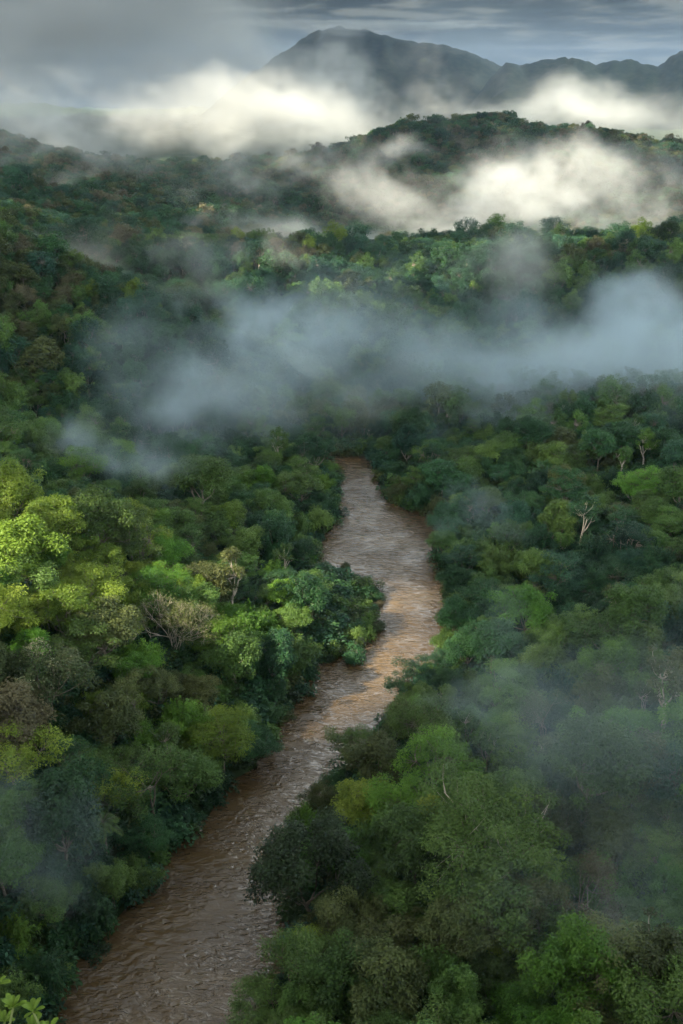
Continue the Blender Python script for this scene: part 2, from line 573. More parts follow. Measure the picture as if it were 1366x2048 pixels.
def make_broad(seed, H, Rc, crown=0.62, flat=0.8, nclump=46, leaves=9000, ls=0.42, clr=0.30, droop=0.0, k=6, layered=False, sparse=False, lobe=True):
    """returns (crownV, crownQ, tint), (trunkV, trunkQ). Tree is H tall, crown radius Rc, base at z=0"""
    rg = np.random.default_rng(seed)
    cz = H * (1 - crown / 2)
    hz = H * crown / 2
    C = []
    tries = 0
    while len(C) < nclump and tries < 4000:
        tries += 1
        v = rg.normal(0, 1, 3); v /= np.linalg.norm(v)
        if v[2] < -0.45: continue
        az = math.atan2(v[1], v[0])
        lob = 1 + (0.24 * math.sin(az * 3 + seed) + 0.18 * math.sin(az * 5 + seed * 2.3) if lobe else 0)
        rr = rg.uniform(0.45, 0.97) if rg.random() < 0.35 else rg.uniform(0.70, 1.10)
        p = np.array([v[0] * Rc * lob * rr, v[1] * Rc * lob * rr, cz + v[2] * hz * rr * (1.0 if v[2] > 0 else 0.8)])
        if layered:
            p[2] = cz + (round((p[2] - cz) / (hz * 0.5)) * hz * 0.5) + rg.normal(0, hz * 0.05)
        if all(np.linalg.norm((p - q) * (1, 1, 1.2)) > Rc * clr * (0.62 if tries < 1500 else 0.4) for q in C):
            C.append(p)
    C = np.array(C)
    n = len(C)
    cr_ = Rc * clr * rg.uniform(0.5, 1.4, n)
    share = cr_ ** 2; share = share / share.sum()
    cnt = np.maximum((share * leaves).astype(int), 5)
    cid = np.repeat(np.arange(n), cnt)
    m = len(cid)
    # sprigs inside each clump give a second scale
    d = unit(rg.normal(0, 1, (m, 3)) + np.array([0, 0, 0.25]))
    nsp = 14
    spd = unit(rg.normal(0, 1, (n, nsp, 3)) + np.array([0, 0, 0.45]))
    sp = spd[cid, rg.integers(0, nsp, m)]
    d = unit(d * 0.5 + sp * 0.85)
    rad = cr_[cid][:, None] * (0.50 + 0.68 * rg.random((m, 1)))
    sq = np.array([1.0, 1.0, 0.42 if layered else flat])
    P = C[cid] + d * rad * sq
    P += rg.normal(0, 0.10 * cr_.mean(), (m, 3)) * sq
    P[:, 2] -= droop * rg.random(m) ** 2 * cr_[cid]
    Nn = unit(d * 0.55 + np.array([0, 0, 0.75]) + rg.normal(0, 0.42, (m, 3)))
    T = unit(d + rg.normal(0, 0.55, (m, 3)) + np.array([0, 0, -0.35 - droop]))
    s = ls * rg.uniform(0.65, 1.3, m)
    V, Q = leaf_quads(P, Nn, T, s, s * 0.50)
    tint = np.clip(0.5 + 0.18 * rg.normal(0, 1, m) + 0.20 * rg.normal(0, 1, n)[cid], 0, 1)
    # trunk and limbs
    tp = []
    fork = H * (1 - crown) * rg.uniform(0.75, 1.0)
    r0 = H * 0.016 + 0.06
    bend = rg.normal(0, 0.03 * H, 2)
    base = np.array([[0, 0, -1.5], [bend[0] * .3, bend[1] * .3, fork * .5], [bend[0], bend[1], fork]])
    tp.append(tube(base, [r0 * 1.4, r0, r0 * .8], k))
    f = base[-1]
    order = rg.permutation(n)
    nm = max(4, n // 8)
    mains = []
    for i in order[:nm]:
        e = f + (C[i] - f) * 0.62 + np.array([0, 0, 0.05 * H])
        tp.append(limb(rg, f, e, r0 * .55, r0 * .28, 0.15, 6, k - 1))
        mains.append(e)
    mains = np.array(mains)
    for i in range(n):
        j = np.argmin(np.linalg.norm(mains - C[i], axis=1))
        tp.append(limb(rg, mains[j], C[i] + np.array([0, 0, cr_[i] * .25]), r0 * .26, r0 * .06, 0.15, 5, 4))
    return (V, Q, tint), join(tp)


def make_bamboo(seed, H, Rc, culms=26, leaves=9000, ls=0.55):
    rg = np.random.default_rng(seed)
    tp, P, T, tn = [], [], [], []
    per = leaves // culms
    for i in range(culms):
        a = rg.uniform(0, 2 * math.pi)
        out = Rc * rg.uniform(0.25, 1.0)
        hh = H * rg.uniform(0.72, 1.0) * (1 - 0.25 * (out / Rc) ** 2)
        b = rg.normal(0, 0.12 * Rc, 2)
        s = np.linspace(0, 1, 9)
        rr = out * s ** 2.2
        zz = hh * (s - 0.28 * np.clip(s - 0.6, 0, 1) ** 2 / 0.16 * (0.3 + 0.9 * out / Rc))
        p = np.stack([b[0] + math.cos(a) * rr, b[1] + math.sin(a) * rr, zz - 0.5], 1)
        tp.append(tube(p, np.linspace(0.07, 0.015, 9), 4))
        q = np.interp(rg.beta(2.2, 1.4, per) * 0.74 + 0.26, s, np.arange(9))
        i0 = np.clip(q.astype(int), 0, 7); fr = (q - i0)[:, None]
        c = p[i0] * (1 - fr) + p[i0 + 1] * fr
        # plumes: side twigs hang in tufts
        ntf = 12
        tf = rg.normal(0, 1, (ntf, 3)) * np.array([0.85, 0.85, 0.45])
        tj = rg.integers(0, ntf, per)
        c2 = c + tf[tj] * (0.55 + 0.35 * rg.random((per, 1)))
        fall = rg.random((per, 1)) ** 1.5
        c2[:, 2:] -= fall * 1.3
        P.append(c2)
        T.append(unit(tf[tj] * .35 + np.array([0, 0, -1.0]) + rg.normal(0, 0.35, (per, 3))))
        tn.append(np.clip(0.5 + rg.normal(0, 0.16) + 0.2 * rg.normal(0, 1, ntf)[tj] - 0.1 * fall[:, 0], 0, 1))
    P = np.concatenate(P); T = np.concatenate(T)
    m = len(P)
    ctr = np.array([0, 0, H * .45])
    Nn = unit(unit(P - ctr) * 0.7 + np.array([0, 0, 0.35]) + rg.normal(0, 0.4, (m, 3)))
    s = ls * rg.uniform(0.6, 1.3, m)
    V, Q = leaf_quads(P, Nn, T, s, s * 0.30)
    return (V, Q, np.concatenate(tn)), join(tp)


def make_bush(seed, Rb, leaves, ls):
    rg = np.random.default_rng(seed)
    n = 9
    C = rg.normal(0, Rb * .42, (n, 3)); C[:, 2] = np.abs(C[:, 2]) * .8 + Rb * .35
    cid = rg.integers(0, n, leaves)
    d = unit(rg.normal(0, 1, (leaves, 3)) + np.array([0, 0, .4]))
    P = C[cid] + d * Rb * .5 * rg.uniform(.5, 1.05, (leaves, 1))
    Nn = unit(d * .5 + np.array([0, 0, .8]) + rg.normal(0, .45, (leaves, 3)))
    T = unit(d + rg.normal(0, .6, (leaves, 3)) + np.array([0, 0, -.5]))
    s = ls * rg.uniform(.6, 1.3, leaves)
    V, Q = leaf_quads(P, Nn, T, s, s * .48)
    tint = np.clip(.5 + .18 * rg.normal(0, 1, leaves) + .18 * rg.normal(0, 1, n)[cid], 0, 1)
    return V, Q, tint


# prototype meshes: (crown mesh, trunk mesh)
def protos(name, data, bark=BARK, leaf='mid green'):
    (V, Q, tn), (tv, tq) = data
    return (mesh_np(name + '_crown', V, Q, [LM[leaf]], tn), mesh_np(name + '_trunk', tv, tq, [bark], smooth=True))


BROAD = [
    protos('broad', make_broad(1, 12, 4.6, .66, .8, 52, 12825)),
    protos('broad', make_broad(2, 13, 4.2, .72, .8, 57, 12825, clr=.30)),
    protos('broad', make_broad(3, 10, 4.8, .66, .7, 50, 12150)),
    protos('broad', make_broad(4, 15, 4.4, .60, .8, 50, 12150, clr=.32)),
    protos('broad', make_broad(5, 11, 4.0, .72, .9, 46, 11475, clr=.32, droop=.4)),
    protos('broad', make_broad(6, 14, 5.2, .55, .65, 62, 14175, clr=.27)),
    protos('broad', make_broad(7, 12.5, 3.8, .75, .9, 50, 11475, clr=.31, droop=.2)),
]
FEATH = [
    protos('feather', make_broad(11, 12, 5.4, .60, .5, 44, 10500, ls=.34, clr=.27, layered=True)),
    protos('feather', make_broad(12, 13, 5.0, .66, .5, 46, 10500, ls=.34, clr=.27, layered=True)),
    protos('feather', make_broad(13, 10.5, 4.8, .66, .5, 40, 9500, ls=.34, clr=.28, layered=True)),
]
SLIM = [
    protos('slim', make_broad(21, 14, 2.7, .55, 1.0, 24, 3200, ls=.40, clr=.34), PALE),
    protos('slim', make_broad(22, 12, 2.4, .60, 1.0, 22, 2800, ls=.40, clr=.36), PALE),
]
BAMB = [
    protos('bamboo', make_bamboo(31, 12.5, 5.6, 30, 11000), CULM),
    protos('bamboo', make_bamboo(32, 11, 5.0, 26, 10000), CULM),
    protos('bamboo', make_bamboo(33, 13.5, 6.0, 32, 12000), CULM),
]

# ------------------------------------------------------------------ placing the individual trees
THINGS = []      # [root, kindname, colour, size word]


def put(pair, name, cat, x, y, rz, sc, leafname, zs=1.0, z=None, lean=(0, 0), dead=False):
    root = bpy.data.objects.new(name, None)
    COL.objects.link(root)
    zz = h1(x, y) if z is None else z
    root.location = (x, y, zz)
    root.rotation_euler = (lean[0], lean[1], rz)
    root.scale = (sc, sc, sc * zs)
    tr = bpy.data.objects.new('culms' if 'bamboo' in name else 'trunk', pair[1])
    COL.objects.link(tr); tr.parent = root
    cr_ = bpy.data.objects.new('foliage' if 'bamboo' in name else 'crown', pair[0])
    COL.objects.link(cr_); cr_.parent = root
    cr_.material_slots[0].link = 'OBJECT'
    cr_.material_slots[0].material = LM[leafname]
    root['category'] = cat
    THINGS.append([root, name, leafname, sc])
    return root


def hand(pair, name, cat, x, y, rz, sc, leaf, label, **kw):
    o = put(pair, name, cat, x, y, rz, sc, leaf, **kw)
    o['label'] = label
    return o


taken = []                     # (x, y, r) of the hand-placed trees


def scatter(n, xr, yr, dmin_f, accept, seed, pre=()):
    rg = np.random.default_rng(seed)
    cell = {}
    pts = []

    def ok(x, y, d):
        i, j = int(x // 6), int(y // 6)
        for a in (-2, -1, 0, 1, 2):
            for b in (-2, -1, 0, 1, 2):
                for (u, v, e) in cell.get((i + a, j + b), ()):
                    if (u - x) ** 2 + (v - y) ** 2 < ((d + e) * .5) ** 2: return False
        return True
    for (x, y, d) in pre:
        cell.setdefault((int(x // 6), int(y // 6)), []).append((x, y, d))
    X = rg.uniform(*xr, n); Y = rg.uniform(*yr, n)
    A = accept(X, Y)
    for x, y, a in zip(X, Y, A):
        if not a: continue
        d = dmin_f(x, y)
        if ok(x, y, d):
            cell.setdefault((int(x // 6), int(y // 6)), []).append((x, y, d))
            pts.append((x, y))
    return pts


def site(px, py, up, y0=60.0, y1=1500.0):
    """where the sight line through a photo point comes down to `up` metres above the ground"""
    Y = np.arange(y0, y1, 0.5)
    d = ray(px, py)
    X, Zr = d[0] * Y / d[1], CZ + d[2] * Y / d[1]
    k = np.argmax(Zr < height(X, Y) + up)
    return float(X[k]), float(Y[k])


def grow(rg, p, d, ln, r, depth, out, tips, spread=.55, upw=.25):
    """recursive bare branching"""
    d = unit(d[None])[0]
    e = p + d * ln
    mid = (p + e) / 2 + rg.normal(0, ln * .06, 3)
    out.append(tube(np.array([p, mid, e]), [r, r * .8, r * .62], 5 if depth > 2 else 4))
    if depth == 0:
        tips.append(e); return
    if depth <= 2: tips.append(e)
    for _ in range(2 + (rg.random() < .45)):
        nd = d + rg.normal(0, spread, 3) + np.array([0, 0, upw])
        grow(rg, e, nd, ln * rg.uniform(.62, .82), r * .62, depth - 1, out, tips, spread, upw)


def make_bare(seed, H, Rc, stems=5, depth=5, leaves=2600, ls=.3, split=.10):
    rg = np.random.default_rng(seed)
    out, tips = [], []
    base = np.array([0, 0, -1.0]); fork = np.array([0, 0, H * split])
    r0 = .17 * H / 12
    out.append(tube(np.array([base, fork]), [r0 * 1.7, r0 * 1.4], 6))
    for i in range(stems):
        a = i / stems * 2 * math.pi + rg.normal(0, .3)
        o = Rc / H * rg.uniform(.25, .85)
        d = np.array([math.cos(a) * o, math.sin(a) * o, 1.0])
        grow(rg, fork, d, H * .27, r0 * .8, depth, out, tips)
    tips = np.array(tips)
    tips = tips[tips[:, 2] > H * .45]
    j = rg.integers(0, len(tips), leaves)
    P = tips[j] + rg.normal(0, .40, (leaves, 3))
    Nn = unit(rg.normal(0, .5, (leaves, 3)) + np.array([0, 0, 1.0])); T = unit(rg.normal(0, 1, (leaves, 3)))
    s = ls * rg.uniform(.6, 1.3, leaves)
    V, Q = leaf_quads(P, Nn, T, s, s * .45)
    return (V, Q, np.clip(.5 + .2 * rg.normal(0, 1, leaves), 0, 1)), join(out)


def make_palm(seed, H, nf=17, fl=3.4):
    rg = np.random.default_rng(seed)
    P, Nn, T, S = [], [], [], []
    tp = [tube(np.array([[0, 0, -1], [.15, 0, H * .5], [0, .1, H]]), [.2, .16, .14], 7)]
    for i in range(nf):
        a = i * 2.4; el = rg.uniform(.1, 1.15)
        s = np.linspace(0, 1, 34)
        h = np.stack([np.cos(a) * np.cos(el) * s * fl, np.sin(a) * np.cos(el) * s * fl, H + np.sin(el) * s * fl - 1.5 * s ** 2.2 * fl * .5], 1)
        tp.append(tube(h[::6], np.linspace(.04, .01, len(h[::6])), 4))
        dr = unit(np.gradient(h, axis=0))
        side = unit(np.cross(dr, np.array([[0, 0, 1.0]])))
        for sg in (-1, 1):
            L_ = fl * .26 * np.sin(np.clip(s * .95 + .05, 0, 1) * math.pi) ** .5 + .1
            t_ = unit(side * sg + dr * .55 + np.array([0, 0, -.35]))
            P.append(h + t_ * L_[:, None] * .5); T.append(t_); S.append(L_)
            Nn.append(unit(np.cross(t_, dr) * sg + rg.normal(0, .1, (34, 3))))
    P, Nn, T, S = map(np.concatenate, (P, Nn, T, S))
    V, Q = leaf_quads(P, Nn, T, S, np.full(len(S), .10))
    return (V, Q, np.clip(.5 + .2 * rg.normal(0, 1, len(P)), 0, 1)), join(tp)


def hp(pair, name, cat, px, py, up, rz, sc, leaf, label, r=7.0, **kw):
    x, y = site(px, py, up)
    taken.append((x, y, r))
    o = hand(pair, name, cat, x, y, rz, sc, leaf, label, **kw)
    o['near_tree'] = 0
    return o


BARE = protos('bare', make_bare(41, 14, 7.0, 6, 5, 6500, .30), PALE)
BARE2 = protos('bare', make_bare(42, 12, 4.0, 3, 5, 4200, .32, .3), BARK)
PALM = protos('palm', make_palm(43, 7.0), BARK)
BIGDARK = protos('bigdark', make_broad(44, 15, 6.6, .74, .8, 44, 15000, ls=.42, clr=.25))
UMBR = protos('umbrella', make_broad(45, 16, 9.0, .56, .5, 90, 26000, ls=.36, clr=.20, layered=True), PALE)
WHITE = protos('speckled', make_broad(46, 13, 5.4, .75, .8, 60, 13000, ls=.36, clr=.27))
DOME = protos('dome', make_broad(47, 14, 6.5, .50, .6, 44, 6500, ls=.55, clr=.24))
FLATT = protos('flat', make_broad(48, 14, 8.0, .40, .4, 40, 7500, ls=.5, clr=.22, layered=True))

hp(BARE, 'bare_tree', 'tree', 345, 1245, 9, .4, 1.05, 'olive', 'nearly leafless tree with many pale fanning stems and thin yellowish twigs', r=11)
hp(BIGDARK, 'broadleaf_tree', 'tree', 625, 1735, 9, 1.0, 1.0, 'dark', 'large very dark tree leaning out over the water from the right bank', r=9, lean=(0, R(-9)))
hp(UMBR, 'feathery_tree', 'tree', 965, 1690, 10, 2.0, 1.0, 'mid green', 'very wide feathery tree in tiers above several thin pale stems', r=12)
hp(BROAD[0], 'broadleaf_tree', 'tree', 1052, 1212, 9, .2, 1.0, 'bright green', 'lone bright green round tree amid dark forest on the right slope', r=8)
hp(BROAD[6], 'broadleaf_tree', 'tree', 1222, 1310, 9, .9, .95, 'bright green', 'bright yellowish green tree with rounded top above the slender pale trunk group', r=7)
hp(FEATH[2], 'feathery_tree', 'tree', 1205, 1370, 9, .9, .95, 'olive', 'small flat topped olive tree on a thin stem below the bright green tree', r=7)
hp(SLIM[0], 'slender_tree', 'tree', 1338, 1370, 12, .2, 1.25, 'olive', 'tall slender tree with long pale bare trunk at the right edge', r=6)
hp(DOME, 'broadleaf_tree', 'tree', 507, 462, 9, .2, 1.0, 'olive', 'tall dome topped tree standing up on the first ridge against bright mist', r=9)
hp(DOME, 'broadleaf_tree', 'tree', 567, 470, 9, 2.2, .85, 'brownish', 'smaller brownish dome topped tree beside the tall one on the ridge', r=8)
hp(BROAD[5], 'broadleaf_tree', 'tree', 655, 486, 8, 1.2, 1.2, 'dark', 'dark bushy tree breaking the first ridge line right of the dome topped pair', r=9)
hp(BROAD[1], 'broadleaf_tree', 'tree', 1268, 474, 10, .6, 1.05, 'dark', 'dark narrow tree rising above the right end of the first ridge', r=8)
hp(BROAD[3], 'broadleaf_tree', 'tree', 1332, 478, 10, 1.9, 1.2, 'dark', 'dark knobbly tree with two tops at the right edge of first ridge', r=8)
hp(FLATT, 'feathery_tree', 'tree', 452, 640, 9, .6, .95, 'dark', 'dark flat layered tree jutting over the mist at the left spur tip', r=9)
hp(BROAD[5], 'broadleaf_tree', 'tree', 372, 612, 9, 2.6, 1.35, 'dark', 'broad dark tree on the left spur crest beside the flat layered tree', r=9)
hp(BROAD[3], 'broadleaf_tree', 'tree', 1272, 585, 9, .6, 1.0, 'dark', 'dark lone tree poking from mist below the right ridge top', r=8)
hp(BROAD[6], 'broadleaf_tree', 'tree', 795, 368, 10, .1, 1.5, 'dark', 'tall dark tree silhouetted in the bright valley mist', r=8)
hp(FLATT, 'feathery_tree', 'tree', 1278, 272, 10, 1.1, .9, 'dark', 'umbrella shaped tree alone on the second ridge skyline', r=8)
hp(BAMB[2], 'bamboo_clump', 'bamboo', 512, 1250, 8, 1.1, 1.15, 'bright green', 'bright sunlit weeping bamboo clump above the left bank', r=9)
hp(BAMB[0], 'bamboo_clump', 'bamboo', 590, 1290, 7, .3, 1.05, 'mid green', 'large mid green bamboo clump between the bright bamboo and the water', r=8)
hp(PALM, 'palm_tree', 'palm', 205, 1640, 7, .3, .9, 'mid green', 'small palm with stiff fronds in a dark gap on the left bank', r=5)
hp(WHITE, 'broadleaf_tree', 'tree', 95, 1350, 9, .3, 1.0, 'speckled', 'dense tree speckled with pale leaves below the sunlit slope', r=9)
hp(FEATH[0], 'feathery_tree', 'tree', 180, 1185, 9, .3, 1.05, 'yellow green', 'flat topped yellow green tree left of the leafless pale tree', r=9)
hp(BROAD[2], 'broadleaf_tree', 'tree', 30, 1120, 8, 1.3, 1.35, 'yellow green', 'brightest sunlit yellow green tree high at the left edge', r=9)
hp(BROAD[4], 'broadleaf_tree', 'tree', 20, 1440, 8, 2.3, 1.2, 'brownish', 'brownish gold tree at the left edge below the speckled tree', r=8)
hp(BARE2, 'bare_tree', 'tree', 300, 1560, 9, .3, 1.1, 'mid green', 'half bare tree with forked pale limbs over the shaded left bank', r=6)
hp(BARE2, 'bare_tree', 'tree', 140, 1540, 9, 2.3, .9, 'deep green', 'half bare tree with one crooked pale limb near the small palm', r=6)
hp(BARE2, 'bare_tree', 'tree', 1165, 1800, 8, 1.3, .95, 'brownish', 'dry reddish thin tree at the lower right below the wide feathery tree', r=5)
hp(BARE2, 'bare_tree', 'tree', 1090, 1440, 8, 4.1, .9, 'olive', 'thin pale stemmed dry tree beside the mist puff on the right bank', r=5)

# drowned shrubs and reeds in the river
SHR = [protos('shrub', (make_bush(s_, 2.0, 2600, .26), make_bare(s_ + 5, 3.0, 2.0, 6, 2, 10)[1]), BARK) for s_ in (120, 121)]
for px_, py_, sc_, lf_, lb_ in [
        (752, 1200, .75, 'brownish', 'brown half drowned shrub at the tip of the reedy spit'),
        (752, 1248, 1.0, 'dark', 'dark leafy shrub standing in the water below the brown one'),
        (712, 1305, 1.35, 'deep green', 'wide green shrub trailing in the river at the foot of the spit'),
        (700, 1260, 1.7, 'deep green', 'tall green shrub in the middle of the flooded spit'),
        (712, 1215, 1.5, 'mid green', 'mid green shrub at the upper end of the flooded spit'),
        (672, 1225, 1.7, 'deep green', 'dark green shrub where the flooded spit joins the bank'),
        (690, 1125, .8, 'olive', 'small olive shrub by the flooded inlet of the left bank'),
        ]:
    p_ = atz(px_, py_ + 14, 0)
    q_ = hand(SHR[int(px_) % 2], 'river_shrub', 'shrub', p_.x, p_.y, px_ * .7, sc_, lf_, lb_, z=-.5)
    taken.append((p_.x, p_.y, 3))

rgq = np.random.default_rng(12)
for k_ in range(64):
    u_ = rgq.random()
    y_ = rgq.uniform(168, 203)
    e_ = float(bank(y_)[0])
    w_ = 1.5
    x_ = rgq.uniform(-6, e_ + w_)
    if x_ - e_ > w_ and k_ % 3: continue
    put(SHR[k_ % 2], 'river_shrub', 'shrub', x_, y_, k_ * 1.3, rgq.uniform(.7, 1.6), str(rgq.choice(['deep green', 'mid green', 'dark'])), z=-.5)


def make_reeds(seed, Rb, n, h):
    rg = np.random.default_rng(seed)
    a = rg.uniform(0, 6.28, n); r = Rb * np.sqrt(rg.random(n))
    P = np.stack([np.cos(a) * r, np.sin(a) * r * .6, np.zeros(n)], 1)
    T = unit(np.array([0, 0, 1.0]) + rg.normal(0, .28, (n, 3)))
    s = h * rg.uniform(.5, 1.1, n)
    Nn = unit(rg.normal(0, 1, (n, 3)) * np.array([1, 1, .1]))
    V, Q = leaf_quads(P + T * s[:, None] * .45, Nn, T, s, np.full(n, .10))
    return mesh_np('reeds', V, Q, [LM['olive']], rg.random(n))


REED = make_reeds(130, 2.0, 420, 1.6)
for px_, py_, lb_ in [(700, 1175, 'upright olive reeds at the upper edge of the flooded spit'), (735, 1180, 'olive reeds beside the brown drowned shrub'),
                      (665, 1175, 'reed bed at the back of the flooded spit next to the bank')]:
    p_ = atz(px_, py_, 0)
    o_ = bpy.data.objects.new('reed_clump', REED); COL.objects.link(o_)
    o_.location = (p_.x, p_.y, -.3); o_.rotation_euler.z = px_ * .3
    tag(o_, lb_, 'reeds', 'reed clumps in the flooded shallows')

# leafy shrub just below the viewpoint
rgs = np.random.default_rng(77)
Pl, Nl, Tl, Sl, st = [], [], [], [], []
top0 = np.array([-1.08, 2.42, 97.22])
foot = np.array([-1.2, 2.3, 93.6])
for k_, (dx_, dy_, dz_, rr_) in enumerate([(-.05, .02, .10, 1), (.0, .0, .02, 1), (.055, .02, -.02, 1), (-.10, .0, -.02, 1), (.02, -.03, -.08, 1), (.095, .01, -.10, 1), (-.06, .05, -.10, 1), (-.14, -.03, .06, 1), (.03, .06, -.14, 1), (-.02, .02, -.2, 1), (.08, .03, -.2, 1)]):
    tip = top0 + np.array([dx_, dy_, dz_])
    st.append(limb(rgs, foot + rgs.normal(0, .05, 3), tip, .012, .004, .05, 8, 5))
    for j_ in range(8):
        a_ = j_ * 2.4; el_ = rgs.uniform(.15, 1.0)
        t_ = np.array([math.cos(a_) * math.cos(el_), math.sin(a_) * math.cos(el_), math.sin(el_)])
        s_ = rgs.uniform(.034, .052)
        Pl.append(tip + t_ * s_ * .55); Tl.append(t_); Sl.append(s_)
        Nl.append(np.array([-math.cos(a_) * math.sin(el_), -math.sin(a_) * math.sin(el_), math.cos(el_)]))
Pl, Tl, Nl, Sl = map(np.array, (Pl, Tl, Nl, Sl))
Nl = unit(Nl)
Bl = np.cross(Nl, Tl)
prof = [(-.5, .02), (-.2, .13), (.1, .20), (.33, .19), (.47, .10), (.52, .0)]
LV, LQ = [], []
for i_ in range(len(Pl)):
    b0 = len(LV)
    for a_, w_ in prof:
        for sg in (-1, 0, 1):
            LV.append(Pl[i_] + Tl[i_] * a_ * Sl[i_] + Bl[i_] * w_ * sg * Sl[i_] + Nl[i_] * (abs(sg) * w_ * .35 - a_ * a_ * .3) * Sl[i_])
    for a_ in range(5):
        for c_ in (0, 1):
            q0 = b0 + a_ * 3 + c_
            LQ.append((q0, q0 + 1, q0 + 4, q0 + 3))
froot = bpy.data.objects.new('leafy_shrub', None); COL.objects.link(froot)
froot.location = tuple(foot)
tag(froot, 'sunlit glossy leaved shrub close to the viewpoint at the bottom corner', 'shrub')
LV = np.array(LV) - foot
o_ = bpy.data.objects.new('leaves', mesh_np('shrub_leaves', LV, np.array(LQ), [LM['yellow green']], rgs.uniform(.5, 1, len(LQ)), smooth=True)); COL.objects.link(o_); o_.parent = froot
V_, Q_ = join(st)
o_ = bpy.data.objects.new('stem', mesh_np('shrub_stem', V_ - foot, Q_, [CULM], smooth=True)); COL.objects.link(o_); o_.parent = froot



def in_view(X, Y, pad=10, top=0):
    dep = Y * math.cos(PITCH) + 90 * math.sin(PITCH)
    return (np.abs(X) < 0.3415 * dep + pad)


NEAR_Y = 292


def acc_near(X, Y):
    rd = river_dist(X, Y)
    return in_view(X, Y) & (rd > 1.6)


pts = scatter(110000, (-130, 130), (62, NEAR_Y), lambda x, y: 4.3 if y < 190 else 4.7, acc_near, 5, pre=taken)
pts.sort(key=lambda p: p[0] ** 2 + p[1] ** 2)
rg = np.random.default_rng(99)
Z = height(np.array([p[0] for p in pts]), np.array([p[1] for p in pts]))
CAP = {'broadleaf_tree': 270, 'feathery_tree': 270, 'bamboo_clump': 280, 'slender_tree': 120}
COUNT = dict.fromkeys(CAP, 0)
REST = []                                    # trees beyond the nearest of each kind join the forest
for (x, y), z in zip(pts, Z):
    px, py, dep = pix((x, y, z + 8))
    if py > 2330 or px < -90 or px > 1460: continue
    right = x > bank(y)[1] - 1
    rd = float(river_dist(np.array([x]), np.array([y]))[0])
    if not right and 166 < y < 208 and x > -6: continue        # the low flooded spit carries shrubs only
    u = rg.random()
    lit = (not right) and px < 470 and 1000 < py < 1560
    edge = rd < 6.0
    rz = rg.uniform(0, 6.28)
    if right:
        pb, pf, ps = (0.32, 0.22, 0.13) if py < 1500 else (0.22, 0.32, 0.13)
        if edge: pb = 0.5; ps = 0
    else:
        pb, pf, ps = (0.32, 0.24, 0.03)
        if edge: pb = 0.62; ps = 0
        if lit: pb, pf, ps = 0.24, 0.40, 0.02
    if right and py > 1400:
        leaf = rg.choice(['mid green', 'olive', 'bright green', 'deep green', 'yellow green'], p=[.56, .16, .22, .03, .03])  # lighter leaves by position, standing in for brighter soft light there
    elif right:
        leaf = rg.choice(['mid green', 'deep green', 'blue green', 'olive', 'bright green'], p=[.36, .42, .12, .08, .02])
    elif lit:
        leaf = rg.choice(['yellow green', 'bright green', 'olive', 'mid green'], p=[.55, .15, .15, .15] if px < 290 else [.12, .25, .18, .45])  # sunlit look put into leaf colour: yellower, lighter leaves on the lit slope
    else:
        leaf = rg.choice(['mid green', 'deep green', 'blue green', 'bright green'], p=[.46, .42, .06, .06])
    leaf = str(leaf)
    sc = float(np.clip(rg.normal(.76, .16), .5, 1.15))
    if py > 1600: sc *= 1.05
    if edge: sc *= .85
    kind = 'bamboo_clump' if u < pb else 'feathery_tree' if u < pb + pf else 'slender_tree' if u < pb + pf + ps else 'broadleaf_tree'
    COUNT[kind] += 1
    if COUNT[kind] > CAP[kind]:
        REST.append((x, y, z - .3, rz, sc, {'deep green': 0, 'mid green': 1, 'blue green': 2, 'olive': 3, 'yellow green': 4, 'bright green': 7}[leaf]))
        continue
    P_ = {'bamboo_clump': BAMB, 'feathery_tree': FEATH, 'slender_tree': SLIM, 'broadleaf_tree': BROAD}[kind]
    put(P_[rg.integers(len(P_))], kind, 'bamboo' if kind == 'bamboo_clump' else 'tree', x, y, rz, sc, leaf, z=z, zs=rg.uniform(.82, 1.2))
print('COUNT', COUNT, len(REST))

# ------------------------------------------------------------------ labels and groups of the scattered trees
ORD = ['first', 'second', 'third', 'fourth', 'fifth', 'sixth', 'seventh', 'eighth', 'ninth', 'tenth', 'eleventh', 'twelfth', 'thirteenth', 'fourteenth',
       'fifteenth', 'sixteenth', 'seventeenth', 'eighteenth', 'nineteenth', 'twentieth']
COLW = {'deep green': 'deep green', 'mid green': 'mid green', 'bright green': 'bright green', 'yellow green': 'yellow green', 'olive': 'olive', 'brownish': 'brownish',
        'blue green': 'bluish green', 'dark': 'very dark'}
buckets = {}
for r_, nm, lf, sc in THINGS:
    if 'label' in r_.keys(): continue
    x, y, z = r_.location
    px, py, dep = pix((x, y, z + 7))
    right = x > bank(y)[1] - 1
    if right:
        zone = 'by the river bend' if py < 980 else 'opposite the inlet' if py < 1120 else 'opposite the flooded spit' if py < 1270 else 'beyond the mist puff' if py < 1400 else \
            'beside the mist puff' if py < 1530 else 'behind the wide tiered tree' if py < 1640 else 'level with the dark leaning tree' if py < 1800 else \
            'below the dark leaning tree' if py < 1960 else 'at the lower edge'
        side = 'right bank'
    else:
        zone = 'by the river bend' if py < 960 else 'under the mist veil' if py < 1060 else 'above the sunlit slope' if py < 1150 else 'above the pale bare tree' if py < 1230 else \
            'beside the pale bare tree' if py < 1330 else 'below the pale bare tree' if py < 1440 else 'above the palm' if py < 1570 else 'around the palm' if py < 1700 else \
            'below the palm' if py < 1860 else 'at the lower edge'
        side = 'left bank'
    size = 'small' if sc < .72 else 'tall' if sc > .98 else ''
    buckets.setdefault((side, zone, size, COLW[lf], nm), []).append((float(river_dist(np.array([x]), np.array([y]))[0]), r_))
